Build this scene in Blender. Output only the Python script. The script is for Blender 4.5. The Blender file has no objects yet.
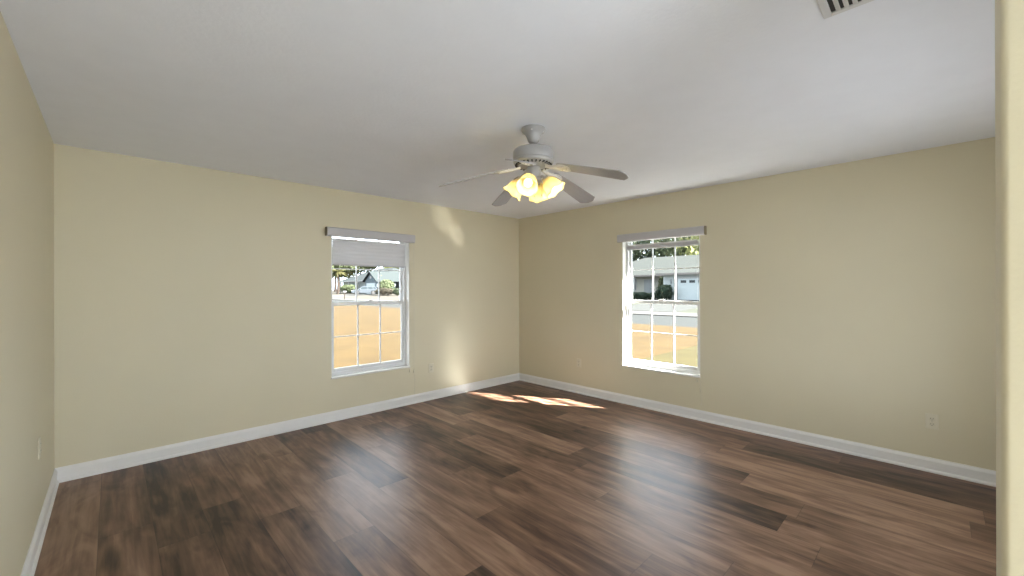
import bpy, bmesh, math, random
from mathutils import Vector, Matrix
random.seed(7)
PI = math.pi
C = bpy.context.scene.collection
S = bpy.context.scene

# ------------------------------------------------------------------ camera
# room frame: x runs along the back wall to the corner (0,0), y points out through the back wall, z up
YAW, PITCH, ROLL, FPX = 0.769602455, -0.0002326, -0.00263845, 412.823
CAM = Vector((-4.43295, -4.42139, 1.39395))
W = 4.732; H = 2.44
cd = bpy.data.cameras.new('camera'); cam = bpy.data.objects.new('camera', cd); C.objects.link(cam)
fw = Vector((math.sin(YAW) * math.cos(PITCH), math.cos(YAW) * math.cos(PITCH), math.sin(PITCH)))
rt = Vector((math.cos(YAW), -math.sin(YAW), 0)); up = rt.cross(fw)
r2 = rt * math.cos(ROLL) + up * math.sin(ROLL); u2 = -rt * math.sin(ROLL) + up * math.cos(ROLL)
cam.matrix_world = Matrix(((r2.x, u2.x, -fw.x, CAM.x), (r2.y, u2.y, -fw.y, CAM.y), (r2.z, u2.z, -fw.z, CAM.z), (0, 0, 0, 1)))
cd.sensor_width = 36; cd.lens = FPX * 36 / 1024; cd.clip_start = 0.05; cd.clip_end = 600
S.camera = cam

# ------------------------------------------------------------------ world, sun, area lights, exposure
wd = bpy.data.worlds.new('world'); S.world = wd; wd.use_nodes = True
bg = wd.node_tree.nodes['Background']; bg.inputs[0].default_value = (0.80, 0.89, 1.0, 1); bg.inputs[1].default_value = 6.2

sd = bpy.data.lights.new('sun', 'SUN'); sd.energy = 125; sd.angle = math.radians(0.6); sd.color = (1, 0.965, 0.91)
sun = bpy.data.objects.new('sun', sd); C.objects.link(sun)
SUN = Vector((-0.70, 1.20, -1.0)).normalized()
sun.rotation_euler = SUN.to_track_quat('-Z', 'Y').to_euler(); sun.location = (20, -30, 40)

def area(name, loc, direction, sx, sy, e, col=(1, 1, 1)):
    d = bpy.data.lights.new(name, 'AREA'); d.shape = 'RECTANGLE'; d.size = sx; d.size_y = sy; d.energy = e; d.color = col
    o = bpy.data.objects.new(name, d); C.objects.link(o); o.location = loc
    o.rotation_euler = Vector(direction).to_track_quat('-Z', 'Y').to_euler(); return o
# added fill lights, out of view behind the camera, to brighten the room
area('rear_fill_far', (-1.9, -8.6, 0.95), (0, 1, 0.12), 5.0, 1.4, 70, (0.86, 0.925, 1.0))
area('rear_fill_near', (-1.75, -4.9, 1.25), (0.10, 1, 0.02), 1.9, 1.3, 14, (0.86, 0.925, 1.0))
area('hall_fill', (-3.85, -6.1, 0.70), (-0.32, 1, 0.85), 1.2, 1.3, 84, (0.86, 0.925, 1.0))

S.view_settings.view_transform = 'Standard'; S.view_settings.look = 'None'
S.view_settings.exposure = 0.07; S.view_settings.gamma = 1.0; S.view_settings.use_curve_mapping = False
cy = S.cycles
cy.use_denoising = True; cy.max_bounces = 10; cy.diffuse_bounces = 6; cy.glossy_bounces = 4; cy.transparent_max_bounces = 16
cy.blur_glossy = 0.3; cy.sample_clamp_indirect = 0

# ------------------------------------------------------------------ materials
def new_mat(name):
    m = bpy.data.materials.new(name); m.use_nodes = True
    return m, m.node_tree, m.node_tree.nodes['Principled BSDF']
def mat(name, col, rough=0.6, metal=0.0, var=0.0, scale=8.0, bump=0.0, bscale=60.0, spec=0.5, stretch=(1, 1, 1)):
    m, nt, p = new_mat(name); N = nt.nodes; L = nt.links
    p.inputs['Roughness'].default_value = rough; p.inputs['Metallic'].default_value = metal
    p.inputs['Specular IOR Level'].default_value = spec
    tc = N.new('ShaderNodeTexCoord'); mp = N.new('ShaderNodeMapping'); mp.inputs['Scale'].default_value = stretch
    L.new(tc.outputs['Object'], mp.inputs[0])
    n = N.new('ShaderNodeTexNoise'); n.inputs['Scale'].default_value = scale; n.inputs['Detail'].default_value = 4
    L.new(mp.outputs[0], n.inputs['Vector'])
    r = N.new('ShaderNodeValToRGB'); r.color_ramp.elements[0].position = 0.3; r.color_ramp.elements[1].position = 0.7
    r.color_ramp.elements[0].color = tuple(max(0, c * (1 - var)) for c in col) + (1,)
    r.color_ramp.elements[1].color = tuple(min(1, c * (1 + var)) for c in col) + (1,)
    L.new(n.outputs['Fac'], r.inputs[0]); L.new(r.outputs[0], p.inputs['Base Color'])
    if bump:
        n2 = N.new('ShaderNodeTexNoise'); n2.inputs['Scale'].default_value = bscale; n2.inputs['Detail'].default_value = 3
        L.new(tc.outputs['Object'], n2.inputs['Vector'])
        b = N.new('ShaderNodeBump'); b.inputs['Strength'].default_value = bump; b.inputs['Distance'].default_value = 0.004
        L.new(n2.outputs['Fac'], b.inputs['Height']); L.new(b.outputs[0], p.inputs['Normal'])
    return m

M = {}
M['wall'] = mat('cream_wall_paint', (0.69, 0.64, 0.485), 0.5, var=0.012, scale=2, bump=0.12, bscale=90, spec=0.25)
M['ceiling'] = mat('ceiling_paint', (0.86, 0.89, 0.965), 0.9, var=0.012, scale=6, bump=0.35, bscale=45, spec=0.1)
M['trim'] = mat('white_trim_paint', (0.82, 0.82, 0.82), 0.35, var=0.01)
M['reveal'] = mat('white_reveal_paint', (0.78, 0.77, 0.72), 0.5, var=0.01)
M['vinyl'] = mat('white_vinyl', (0.75, 0.76, 0.76), 0.35, var=0.01)
M['marble'] = mat('marble_sill', (0.78, 0.77, 0.75), 0.12, var=0.06, scale=14)
M['shade_fabric'] = None
M['valance'] = mat('shade_headrail_grey', (0.54, 0.53, 0.55), 0.4, var=0.01)
M['endcap'] = mat('headrail_end_cap', (0.20, 0.17, 0.11), 0.5, var=0.02)
M['cord'] = mat('white_cord', (0.62, 0.60, 0.54), 0.7, var=0.05, scale=200)
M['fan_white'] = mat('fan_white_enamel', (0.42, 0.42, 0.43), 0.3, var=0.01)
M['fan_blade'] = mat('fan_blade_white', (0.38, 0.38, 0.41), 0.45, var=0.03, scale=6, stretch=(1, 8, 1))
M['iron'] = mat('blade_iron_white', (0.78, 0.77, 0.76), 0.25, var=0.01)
M['slot'] = mat('dark_slot', (0.03, 0.03, 0.03), 0.7)
M['vent'] = mat('register_enamel', (0.68, 0.69, 0.71), 0.4, var=0.01)
M['plate'] = mat('outlet_plate', (0.70, 0.66, 0.53), 0.35, var=0.01)
M['plate_face'] = mat('outlet_face', (0.66, 0.62, 0.49), 0.3, var=0.01)
M['brass'] = mat('screw_metal', (0.45, 0.42, 0.36), 0.3, metal=0.8)
M['chain'] = mat('pull_chain', (0.6, 0.55, 0.42), 0.3, metal=0.7)
M['bulb_base'] = mat('lamp_socket', (0.7, 0.68, 0.6), 0.4)

def fabric():
    m, nt, p = new_mat('grey_pleated_shade_fabric'); N = nt.nodes; L = nt.links
    tc = N.new('ShaderNodeTexCoord'); n = N.new('ShaderNodeTexNoise'); n.inputs['Scale'].default_value = 150
    L.new(tc.outputs['Object'], n.inputs['Vector'])
    r = N.new('ShaderNodeValToRGB'); r.color_ramp.elements[0].color = (0.66, 0.65, 0.65, 1); r.color_ramp.elements[1].color = (0.70, 0.69, 0.69, 1)
    L.new(n.outputs['Fac'], r.inputs[0]); L.new(r.outputs[0], p.inputs['Base Color']); p.inputs['Roughness'].default_value = 0.9
    tr = N.new('ShaderNodeBsdfTranslucent'); L.new(r.outputs[0], tr.inputs['Color'])
    mx = N.new('ShaderNodeMixShader'); mx.inputs[0].default_value = 0.42
    L.new(p.outputs[0], mx.inputs[1]); L.new(tr.outputs[0], mx.inputs[2])
    L.new(mx.outputs[0], N['Material Output'].inputs['Surface']); return m
M['shade_fabric'] = fabric()

def glass():
    m, nt, p = new_mat('window_glass'); N = nt.nodes; L = nt.links
    N.remove(p)
    t = N.new('ShaderNodeBsdfTransparent'); t.inputs[0].default_value = (0.98, 0.99, 0.985, 1)
    g = N.new('ShaderNodeBsdfGlossy'); g.inputs['Roughness'].default_value = 0.02
    lw = N.new('ShaderNodeLayerWeight'); pw = N.new('ShaderNodeMath'); pw.operation = 'POWER'; pw.inputs[1].default_value = 5
    L.new(lw.outputs['Facing'], pw.inputs[0]); f = N.new('ShaderNodeMath'); f.operation = 'MULTIPLY_ADD'; f.inputs[1].default_value = 0.9; f.inputs[2].default_value = 0.015
    L.new(pw.outputs[0], f.inputs[0])
    mx = N.new('ShaderNodeMixShader'); L.new(f.outputs[0], mx.inputs[0]); L.new(t.outputs[0], mx.inputs[1]); L.new(g.outputs[0], mx.inputs[2])
    L.new(mx.outputs[0], N['Material Output'].inputs['Surface']); return m
M['glass'] = glass()

def shade_glass():
    m, nt, p = new_mat('frosted_lamp_glass'); N = nt.nodes; L = nt.links
    tc = N.new('ShaderNodeTexCoord'); n = N.new('ShaderNodeTexNoise'); n.inputs['Scale'].default_value = 30
    L.new(tc.outputs['Object'], n.inputs['Vector'])
    r = N.new('ShaderNodeValToRGB'); r.color_ramp.elements[0].color = (0.91, 0.82, 0.53, 1); r.color_ramp.elements[1].color = (0.94, 0.86, 0.59, 1)
    L.new(n.outputs['Fac'], r.inputs[0]); L.new(r.outputs[0], p.inputs['Base Color']); p.inputs['Roughness'].default_value = 0.25
    tr = N.new('ShaderNodeBsdfTranslucent'); L.new(r.outputs[0], tr.inputs['Color'])
    mx = N.new('ShaderNodeMixShader'); mx.inputs[0].default_value = 0.6
    L.new(p.outputs[0], mx.inputs[1]); L.new(tr.outputs[0], mx.inputs[2])
    L.new(mx.outputs[0], N['Material Output'].inputs['Surface']); return m
M['lamp_glass'] = shade_glass()
def emis(name, col, s):
    m, nt, p = new_mat(name); p.inputs['Emission Color'].default_value = col + (1,); p.inputs['Emission Strength'].default_value = s
    p.inputs['Base Color'].default_value = (0.9, 0.85, 0.7, 1); return m
M['bulb'] = emis('lit_bulb', (1, 0.88, 0.58), 1.3)

def floor_mat():
    m, nt, p = new_mat('brown_vinyl_planks'); N = nt.nodes; L = nt.links
    PW, PL = 0.232, 1.50
    tc = N.new('ShaderNodeTexCoord'); sp = N.new('ShaderNodeSeparateXYZ'); L.new(tc.outputs['Object'], sp.inputs[0])
    def math_(op, a, b=None, c=None):
        n = N.new('ShaderNodeMath'); n.operation = op
        for i, v in enumerate((a, b, c)):
            if v is None: continue
            if isinstance(v, (int, float)): n.inputs[i].default_value = v
            else: L.new(v, n.inputs[i])
        return n.outputs[0]
    u = math_('DIVIDE', math_('ADD', sp.outputs[0], 0.315), PW); row = math_('FLOOR', u); fu = math_('SUBTRACT', u, row)
    wn = N.new('ShaderNodeTexWhiteNoise'); wn.noise_dimensions = '1D'; L.new(row, wn.inputs['W'])
    v = math_('ADD', math_('DIVIDE', sp.outputs[1], PL), wn.outputs['Value']); col = math_('FLOOR', v); fv = math_('SUBTRACT', v, col)
    cb = N.new('ShaderNodeCombineXYZ'); L.new(row, cb.inputs[0]); L.new(col, cb.inputs[1])
    w2 = N.new('ShaderNodeTexWhiteNoise'); w2.noise_dimensions = '3D'; L.new(cb.outputs[0], w2.inputs['Vector'])
    # grain, stretched along the plank, shifted for every plank
    def grain(sx, sy, scale, det, dist=0.0):
        g = N.new('ShaderNodeCombineXYZ')
        L.new(math_('ADD', math_('MULTIPLY', sp.outputs[0], sx), math_('MULTIPLY', w2.outputs['Value'], 37.0)), g.inputs[0])
        L.new(math_('ADD', math_('MULTIPLY', sp.outputs[1], sy), math_('MULTIPLY', w2.outputs['Value'], 91.0)), g.inputs[1])
        n = N.new('ShaderNodeTexNoise'); n.inputs['Scale'].default_value = scale; n.inputs['Detail'].default_value = det
        n.inputs['Distortion'].default_value = dist; L.new(g.outputs[0], n.inputs['Vector']); return n.outputs['Fac']
    g1 = grain(9, 1.1, 1.0, 5, 0.6); g2 = grain(55, 2.6, 1.0, 5, 0.4); g3 = grain(4.2, 1.3, 1.5, 3, 1.8); g4 = grain(5.0, 0.55, 1.0, 1.5, 0.2)
    tone = math_('ADD', math_('ADD', math_('MULTIPLY', g1, 0.45), math_('ADD', math_('MULTIPLY', g2, 0.24), math_('MULTIPLY', math_('SINE', math_('MULTIPLY', g4, 60.0)), 0.022))), math_('ADD', math_('MULTIPLY', w2.outputs['Value'], 0.20), math_('MULTIPLY', g3, 0.34)))
    rp = N.new('ShaderNodeValToRGB'); e = rp.color_ramp.elements
    e[0].position = 0.44; e[0].color = (0.026, 0.013, 0.008, 1); e[1].position = 0.80; e[1].color = (0.33, 0.207, 0.143, 1)
    x = rp.color_ramp.elements.new(0.555); x.color = (0.108, 0.057, 0.037, 1)
    x = rp.color_ramp.elements.new(0.66); x.color = (0.197, 0.113, 0.075, 1)
    L.new(tone, rp.inputs[0])
    # seams
    du = math_('MULTIPLY', math_('MINIMUM', fu, math_('SUBTRACT', 1.0, fu)), PW)
    dv = math_('MULTIPLY', math_('MINIMUM', fv, math_('SUBTRACT', 1.0, fv)), PL)
    d = math_('MINIMUM', du, dv)
    ss = N.new('ShaderNodeMapRange'); ss.inputs['From Min'].default_value = 0.0008; ss.inputs['From Max'].default_value = 0.0026
    ss.inputs['To Min'].default_value = 0.62; ss.inputs['To Max'].default_value = 1; L.new(d, ss.inputs[0])
    mx = N.new('ShaderNodeMixRGB'); mx.blend_type = 'MULTIPLY'; mx.inputs[0].default_value = 1
    L.new(rp.outputs[0], mx.inputs[1])
    cr = N.new('ShaderNodeCombineColor')
    for i in range(3): L.new(ss.outputs[0], cr.inputs[i])
    L.new(cr.outputs[0], mx.inputs[2]); L.new(mx.outputs[0], p.inputs['Base Color'])
    ro = N.new('ShaderNodeMapRange'); ro.inputs['To Min'].default_value = 0.35; ro.inputs['To Max'].default_value = 0.43; L.new(g2, ro.inputs[0]); L.new(ro.outputs[0], p.inputs['Roughness'])
    p.inputs['Specular IOR Level'].default_value = 0.42
    b = N.new('ShaderNodeBump'); b.inputs['Strength'].default_value = 0.25; b.inputs['Distance'].default_value = 0.002
    L.new(math_('ADD', math_('MULTIPLY', g2, 0.5), ss.outputs[0]), b.inputs['Height']); L.new(b.outputs[0], p.inputs['Normal'])
    return m
M['floor'] = floor_mat()
# outdoors
M['lawn'] = mat('dry_golden_lawn', (0.061, 0.0385, 0.0115), 0.95, var=0.16, scale=1.2, bump=0.5, bscale=12, spec=0.1)
M['far_lawn'] = mat('grey_green_lawn', (0.046, 0.050, 0.036), 0.95, var=0.12, scale=1.0, bump=0.4, bscale=12, spec=0.1)
M['pale_ground'] = mat('pale_sandy_ground', (0.075, 0.068, 0.055), 0.95, var=0.12, scale=0.8, spec=0.1)
M['asphalt'] = mat('street_asphalt', (0.030, 0.033, 0.032), 0.9, var=0.06, scale=4, bump=0.3, bscale=60, spec=0.1)
M['concrete'] = mat('pale_concrete', (0.082, 0.080, 0.075), 0.9, var=0.06, scale=3, spec=0.1)
M['driveway'] = mat('grey_worn_driveway', (0.050, 0.053, 0.050), 0.9, var=0.06, scale=3, spec=0.1)
M['side_lawn'] = mat('dry_yellow_green_lawn', (0.046, 0.0375, 0.0110), 0.95, var=0.16, scale=1.2, bump=0.5, bscale=12, spec=0.1)
M['roof'] = mat('grey_green_shingles', (0.048, 0.054, 0.050), 0.9, var=0.10, scale=5, stretch=(1, 1, 6), spec=0.1)
M['roof_blue'] = mat('pale_blue_shingles', (0.034, 0.042, 0.043), 0.9, var=0.08, scale=5, stretch=(1, 1, 6), spec=0.1)
M['roof_tan'] = mat('pale_tan_shingles', (0.042, 0.041, 0.037), 0.9, var=0.08, scale=5, stretch=(1, 1, 6), spec=0.1)
M['stucco'] = mat('white_stucco', (0.52, 0.56, 0.54), 0.9, var=0.02, scale=6, spec=0.1)
M['stucco_cream'] = mat('cream_stucco', (0.50, 0.49, 0.42), 0.9, var=0.02, scale=6, spec=0.1)
M['stucco_blue'] = mat('blue_grey_stucco', (0.17, 0.21, 0.23), 0.9, var=0.02, scale=6, spec=0.1)
M['garage'] = mat('garage_door_white', (0.55, 0.62, 0.62), 0.5, var=0.01)
M['ext_trim'] = mat('outside_white_trim', (0.45, 0.45, 0.43), 0.5, var=0.01)
M['fascia'] = mat('grey_brown_fascia', (0.10, 0.09, 0.08), 0.7, var=0.02)
M['dark_glass'] = mat('dark_house_glass', (0.012, 0.016, 0.018), 0.15, var=0.02, spec=0.25)
M['dark_door'] = mat('dark_front_door', (0.10, 0.11, 0.11), 0.5, var=0.02)
def leafmat(n, c, v=0.35):
    m = mat(n, c, 0.7, var=v, scale=1.3, spec=0.2); nt = m.node_tree; p = nt.nodes['Principled BSDF']
    tr = nt.nodes.new('ShaderNodeBsdfTranslucent'); nt.links.new(p.inputs['Base Color'].links[0].from_socket, tr.inputs['Color'])
    mx = nt.nodes.new('ShaderNodeMixShader'); mx.inputs[0].default_value = 0.55; nt.links.new(p.outputs[0], mx.inputs[1]); nt.links.new(tr.outputs[0], mx.inputs[2])
    nt.links.new(mx.outputs[0], nt.nodes['Material Output'].inputs['Surface']); return m
M['leaf_dark'] = leafmat('dark_leaves', (0.034, 0.045, 0.026))
M['leaf_mid'] = leafmat('green_leaves', (0.070, 0.085, 0.045))
M['leaf_light'] = leafmat('light_yellow_green_leaves', (0.17, 0.18, 0.075))
M['leaf_shrub'] = leafmat('shrub_leaves', (0.024, 0.040, 0.024))
M['leaf_brown'] = leafmat('brown_green_hedge', (0.042, 0.037, 0.026))
M['palm'] = leafmat('palm_fronds', (0.075, 0.072, 0.028))
M['bark'] = mat('tree_bark', (0.016, 0.012, 0.010), 0.95, var=0.25, scale=6, spec=0.1)
M['car_paint'] = mat('silver_blue_car_paint', (0.026, 0.031, 0.037), 0.3, metal=0.0, var=0.01)
M['tyre'] = mat('tyre_rubber', (0.012, 0.012, 0.012), 0.8)
M['hub'] = mat('wheel_metal', (0.014, 0.014, 0.015), 0.5, metal=0.0)
M['head_lamp'] = mat('head_lamp_lens', (0.55, 0.56, 0.55), 0.15)
M['tail_lamp'] = mat('tail_lamp_lens', (0.35, 0.03, 0.03), 0.2)

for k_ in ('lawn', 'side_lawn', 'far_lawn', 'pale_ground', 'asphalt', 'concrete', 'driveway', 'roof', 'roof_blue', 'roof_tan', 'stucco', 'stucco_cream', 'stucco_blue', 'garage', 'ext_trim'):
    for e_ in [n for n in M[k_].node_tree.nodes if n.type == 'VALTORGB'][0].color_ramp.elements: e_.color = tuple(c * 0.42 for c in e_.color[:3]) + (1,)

# ------------------------------------------------------------------ mesh helpers
def box(bm, x0, x1, y0, y1, z0, z1, mi=0):
    v = [bm.verts.new(c) for c in ((x0, y0, z0), (x1, y0, z0), (x1, y1, z0), (x0, y1, z0), (x0, y0, z1), (x1, y0, z1), (x1, y1, z1), (x0, y1, z1))]
    for f in ((0, 3, 2, 1), (4, 5, 6, 7), (0, 1, 5, 4), (1, 2, 6, 5), (2, 3, 7, 6), (3, 0, 4, 7)):
        q = bm.faces.new([v[i] for i in f]); q.material_index = mi
    return v
def lathe(bm, prof, seg=32, cap=True, mtx=None, wob=None):
    rings = []
    for k, (r, z) in enumerate(prof):
        ring = []
        for i in range(seg):
            a = 2 * PI * i / seg; zz = z + (wob(k, a) if wob else 0)
            c = Vector((r * math.cos(a), r * math.sin(a), zz)); ring.append(bm.verts.new(mtx @ c if mtx else c))
        rings.append(ring)
    for a, b in zip(rings, rings[1:]):
        for i in range(seg):
            j = (i + 1) % seg; bm.faces.new((a[i], a[j], b[j], b[i]))
    if cap:
        bm.faces.new(rings[0][::-1]); bm.faces.new(rings[-1])
def tube(bm, pts, rad, seg=8, cap=True):
    pts = [Vector(p) for p in pts]; rings = []
    for i, p in enumerate(pts):
        t = (pts[min(i + 1, len(pts) - 1)] - pts[max(i - 1, 0)]).normalized()
        a = t.cross(Vector((0, 0, 1)) if abs(t.z) < 0.95 else Vector((1, 0, 0))).normalized(); b = t.cross(a)
        r = rad[i] if isinstance(rad, (list, tuple)) else rad
        rings.append([bm.verts.new(p + (a * math.cos(2 * PI * k / seg) + b * math.sin(2 * PI * k / seg)) * r) for k in range(seg)])
    for a, b in zip(rings, rings[1:]):
        for k in range(seg):
            bm.faces.new((a[k], a[(k + 1) % seg], b[(k + 1) % seg], b[k]))
    if cap: bm.faces.new(rings[0][::-1]); bm.faces.new(rings[-1])
def prism(bm, poly, axis, a0, a1):
    """poly = list of 2D points; extruded along axis ('x','y','z') from a0 to a1"""
    def P(u, v, a): return {'x': (a, u, v), 'y': (u, a, v), 'z': (u, v, a)}[axis]
    A = [bm.verts.new(P(u, v, a0)) for u, v in poly]; B = [bm.verts.new(P(u, v, a1)) for u, v in poly]
    bm.faces.new(A); bm.faces.new(B[::-1]); n = len(poly)
    for i in range(n): bm.faces.new((A[i], B[i], B[(i + 1) % n], A[(i + 1) % n]))
def obj(name, bm, m, parent=None, loc=None, smooth=False, bevel=0.0, bseg=2):
    bmesh.ops.recalc_face_normals(bm, faces=bm.faces[:])
    me = bpy.data.meshes.new(name); bm.to_mesh(me); bm.free()
    for x in (m if isinstance(m, (list, tuple)) else [m]): me.materials.append(x)
    o = bpy.data.objects.new(name, me); C.objects.link(o)
    if parent is not None: o.parent = parent
    if loc is not None: o.location = loc
    if smooth:
        for f in me.polygons: f.use_smooth = True
        es = o.modifiers.new('edge_split', 'EDGE_SPLIT'); es.split_angle = math.radians(40)
    if bevel:
        b = o.modifiers.new('bevel', 'BEVEL'); b.width = bevel; b.segments = bseg; b.limit_method = 'ANGLE'; b.angle_limit = math.radians(35)
    return o
def B(): return bmesh.new()
def bx(name, m, parent, *c, bevel=0.0):
    b = B(); box(b, *c); return obj(name, b, m, parent, bevel=bevel)
def thing(name, label, cat, loc=(0, 0, 0), rotz=0, group=None, kind=None):
    o = bpy.data.objects.new(name, None); C.objects.link(o); o.location = loc; o.rotation_euler = (0, 0, rotz); o.empty_display_size = 0.1
    if label: o['label'] = label; o['category'] = cat
    if group: o['group'] = group
    if kind: o['kind'] = kind
    return o
def tag(o, label, cat, group=None, kind=None):
    o['label'] = label; o['category'] = cat
    if group: o['group'] = group
    if kind: o['kind'] = kind
    return o
def struct(o, label=None, cat=None):
    o['kind'] = 'structure'
    if label: o['label'] = label; o['category'] = cat
    return o
def copy_thing(root, loc, rotz=None, label=None):
    r = root.copy(); C.objects.link(r); r.location = loc
    if rotz is not None: r.rotation_euler = (0, 0, rotz)
    if label: r['label'] = label
    for ch in list(root.children):
        c = ch.copy(); C.objects.link(c); c.parent = r
        for g in list(ch.children):
            d = g.copy(); C.objects.link(d); d.parent = c
    return r

# ------------------------------------------------------------------ room shell
YF = -5.0          # wall behind the camera
YH = -6.2          # end of the hall nook
TW = 0.20
WZ0, WZ1 = 0.462, 2.025
W1 = (-2.785, -1.868)      # back wall window, x range
W2 = (-2.682, -1.766)      # right wall window, y range
b = B(); box(b, -W - 0.15, TW, YH - 0.1, TW, -0.12, 0); struct(obj('floor', b, M['floor']), 'brown wood-look vinyl plank floor of the empty room', 'floor')
b = B(); box(b, -W - 0.15, TW, YH - 0.1, TW, H, H + 0.15); struct(obj('ceiling', b, M['ceiling']), 'flat off-white textured ceiling of the room', 'ceiling')
# back wall (with window 1)
b = B(); X0, X1 = -W - 0.15, TW
box(b, X0, W1[0], 0, TW, 0, H); box(b, W1[1], X1, 0, TW, 0, H); box(b, W1[0], W1[1], 0, TW, 0, WZ0 - 0.02); box(b, W1[0], W1[1], 0, TW, WZ1, H)
struct(obj('wall_back', b, M['wall']), 'cream wall left of the far corner, with the half-shaded window', 'wall')
b = B(); box(b, 0, TW, YF - 0.15, W2[0], 0, H); box(b, 0, TW, W2[1], 0, 0, H); box(b, 0, TW, W2[0], W2[1], 0, WZ0 - 0.02); box(b, 0, TW, W2[0], W2[1], WZ1, H)
struct(obj('wall_right', b, M['wall']), 'cream wall right of the far corner, with the unshaded window', 'wall')
b = B(); box(b, -W - 0.15, -W, YH - 0.1, 0, 0, H); struct(obj('wall_left', b, M['wall']), 'cream wall at the left edge of the picture', 'wall')
# wall behind the camera: unseen opening added to let fill light in
b = B(); box(b, -3.08, -2.75, YF - 0.15, YF, 0, H); box(b, -0.75, 0, YF - 0.15, YF, 0, H); box(b, -2.75, -0.75, YF - 0.15, YF, 0, 0.65); box(b, -2.75, -0.75, YF - 0.15, YF, 2.15, H)
struct(obj('wall_front', b, M['wall']))
b = B(); box(b, -W, -3.08, YH - 0.1, YH, 0, H); struct(obj('wall_hall', b, M['wall']))
b = B(); box(b, -3.6, 4.5, -13, YF - 0.15, 2.5, 2.62); struct(obj('rear_sun_block', b, M['ceiling']))  # unseen slab added to keep the sun out of the rear opening
# eaves outside both windows (the right one cuts the sun off the top of window 2)
b = B(); box(b, TW, 0.69, -16, 0.655, 2.44, 2.56); box(b, -9, TW, TW, 0.655, 2.44, 2.56); struct(obj('roof_eave', b, M['trim']))
# wall end beside the camera with a rounded drywall corner
b = B(); ye = -4.506; R = 0.012; xs = -3.2; xe = -3.08
poly = [(xs, YH)] + [(xs + R - R * math.cos(t), ye - R + R * math.sin(t)) for t in [PI / 2 * i / 6 for i in range(7)]] + \
       [(xe - R + R * math.sin(t), ye - R + R * math.cos(t)) for t in [PI / 2 * i / 6 for i in range(7)]] + [(xe, YH)]
prism(b, poly, 'z', 0, H)
struct(obj('wall_partition', b, M['wall'], smooth=True), 'cream wall end with rounded corner at the right edge of the picture', 'wall')

# baseboards with shoe moulding
PROF = [(0, 0), (0.024, 0), (0.024, 0.010), (0.019, 0.018), (0.014, 0.022), (0.014, 0.082), (0.010, 0.092), (0.005, 0.100), (0.004, 0.106), (0, 0.106)]
b = B(); prism(b, [(-u, v) for u, v in PROF], 'x', -W, 0); struct(obj('baseboard_back', b, M['trim']), 'white baseboard along the wall left of the far corner', 'baseboard')
b = B(); prism(b, [(-u, v) for u, v in PROF], 'y', YF, 0); struct(obj('baseboard_right', b, M['trim']), 'white baseboard along the wall right of the far corner', 'baseboard')
b = B(); prism(b, [(-W + u, v) for u, v in PROF], 'y', YH, 0); struct(obj('baseboard_left', b, M['trim']), 'white baseboard along the left wall', 'baseboard')
b = B(); prism(b, [(YF + u, v) for u, v in PROF], 'x', -3.08, 0); struct(obj('baseboard_front', b, M['trim']))

# ------------------------------------------------------------------ windows; local frame: x along the wall, y outward, z up
def make_window(name, label, loc, rotz):
    w = W1[1] - W1[0]; hw = w / 2; t = thing(name, label, 'window', loc, rotz, kind='structure')
    b = B(); e = 0.005
    box(b, -hw, -hw + e, 0, TW, WZ0, WZ1); box(b, hw - e, hw, 0, TW, WZ0, WZ1); box(b, -hw + e, hw - e, 0, TW, WZ1 - e, WZ1)
    obj('jamb_lining', b, M['reveal'], t)
    b = B(); box(b, -hw - 0.004, hw + 0.004, -0.014, 0.10, WZ0 - 0.02, WZ0); obj('sill', b, M['marble'], t, bevel=0.004)
    # outer vinyl frame
    F0, F1 = 0.075, 0.15; fx = 0.028; a = hw - e
    b = B(); box(b, -a, -a + fx, F0, F1, WZ0, WZ1 - e); box(b, a - fx, a, F0, F1, WZ0, WZ1 - e)
    box(b, -a + fx, a - fx, F0, F1, WZ0, WZ0 + 0.035); box(b, -a + fx, a - fx, F0, F1, WZ1 - e - 0.022, WZ1 - e)
    obj('frame', b, M['vinyl'], t, bevel=0.003)
    ix = a - fx
    def sash(nm, z0, z1, y0, y1, st, bot, top):
        b = B(); box(b, -ix, -ix + st, y0, y1, z0, z1); box(b, ix - st, ix, y0, y1, z0, z1)
        box(b, -ix + st, ix - st, y0, y1, z0, z0 + bot); box(b, -ix + st, ix - st, y0, y1, z1 - top, z1)
        s = obj(nm, b, M['vinyl'], t, bevel=0.003)
        gx = ix - st; ym = (y0 + y1) / 2
        b = B(); box(b, -gx, gx, ym - 0.002, ym + 0.002, z0 + bot, z1 - top); obj('pane', b, M['glass'], s)
        b = B(); mw = 0.0065
        for k in (1, 2):
            x = -gx + 2 * gx * k / 3; box(b, x - mw, x + mw, ym - 0.007, ym + 0.007, z0 + bot, z1 - top)
        zm = (z0 + bot + z1 - top) / 2
        xs_ = [-gx, -gx + 2 * gx / 3 - mw, -gx + 2 * gx / 3 + mw, -gx + 4 * gx / 3 - mw, -gx + 4 * gx / 3 + mw, gx]
        for k in (0, 2, 4): box(b, xs_[k], xs_[k + 1], ym - 0.006, ym + 0.006, zm - 0.005, zm + 0.005)
        obj('muntin_grid', b, M['vinyl'], s)
        return s
    lo = sash('lower_sash', WZ0 + 0.035, 1.245, 0.082, 0.108, 0.026, 0.036, 0.038)
    sash('upper_sash', 1.205, WZ1 - e - 0.022, 0.114, 0.142, 0.022, 0.036, 0.025)
    b = B(); box(b, -0.035, 0.035, 0.070, 0.088, 1.244, 1.256); box(b, -0.012, 0.022, 0.066, 0.078, 1.254, 1.262)
    obj('latch', b, M['vinyl'], lo, bevel=0.002)
    return t
make_window('window_1', 'white gridded sash window left of the far corner, upper part covered by grey shade', ((W1[0] + W1[1]) / 2, 0, 0), 0)
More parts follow.
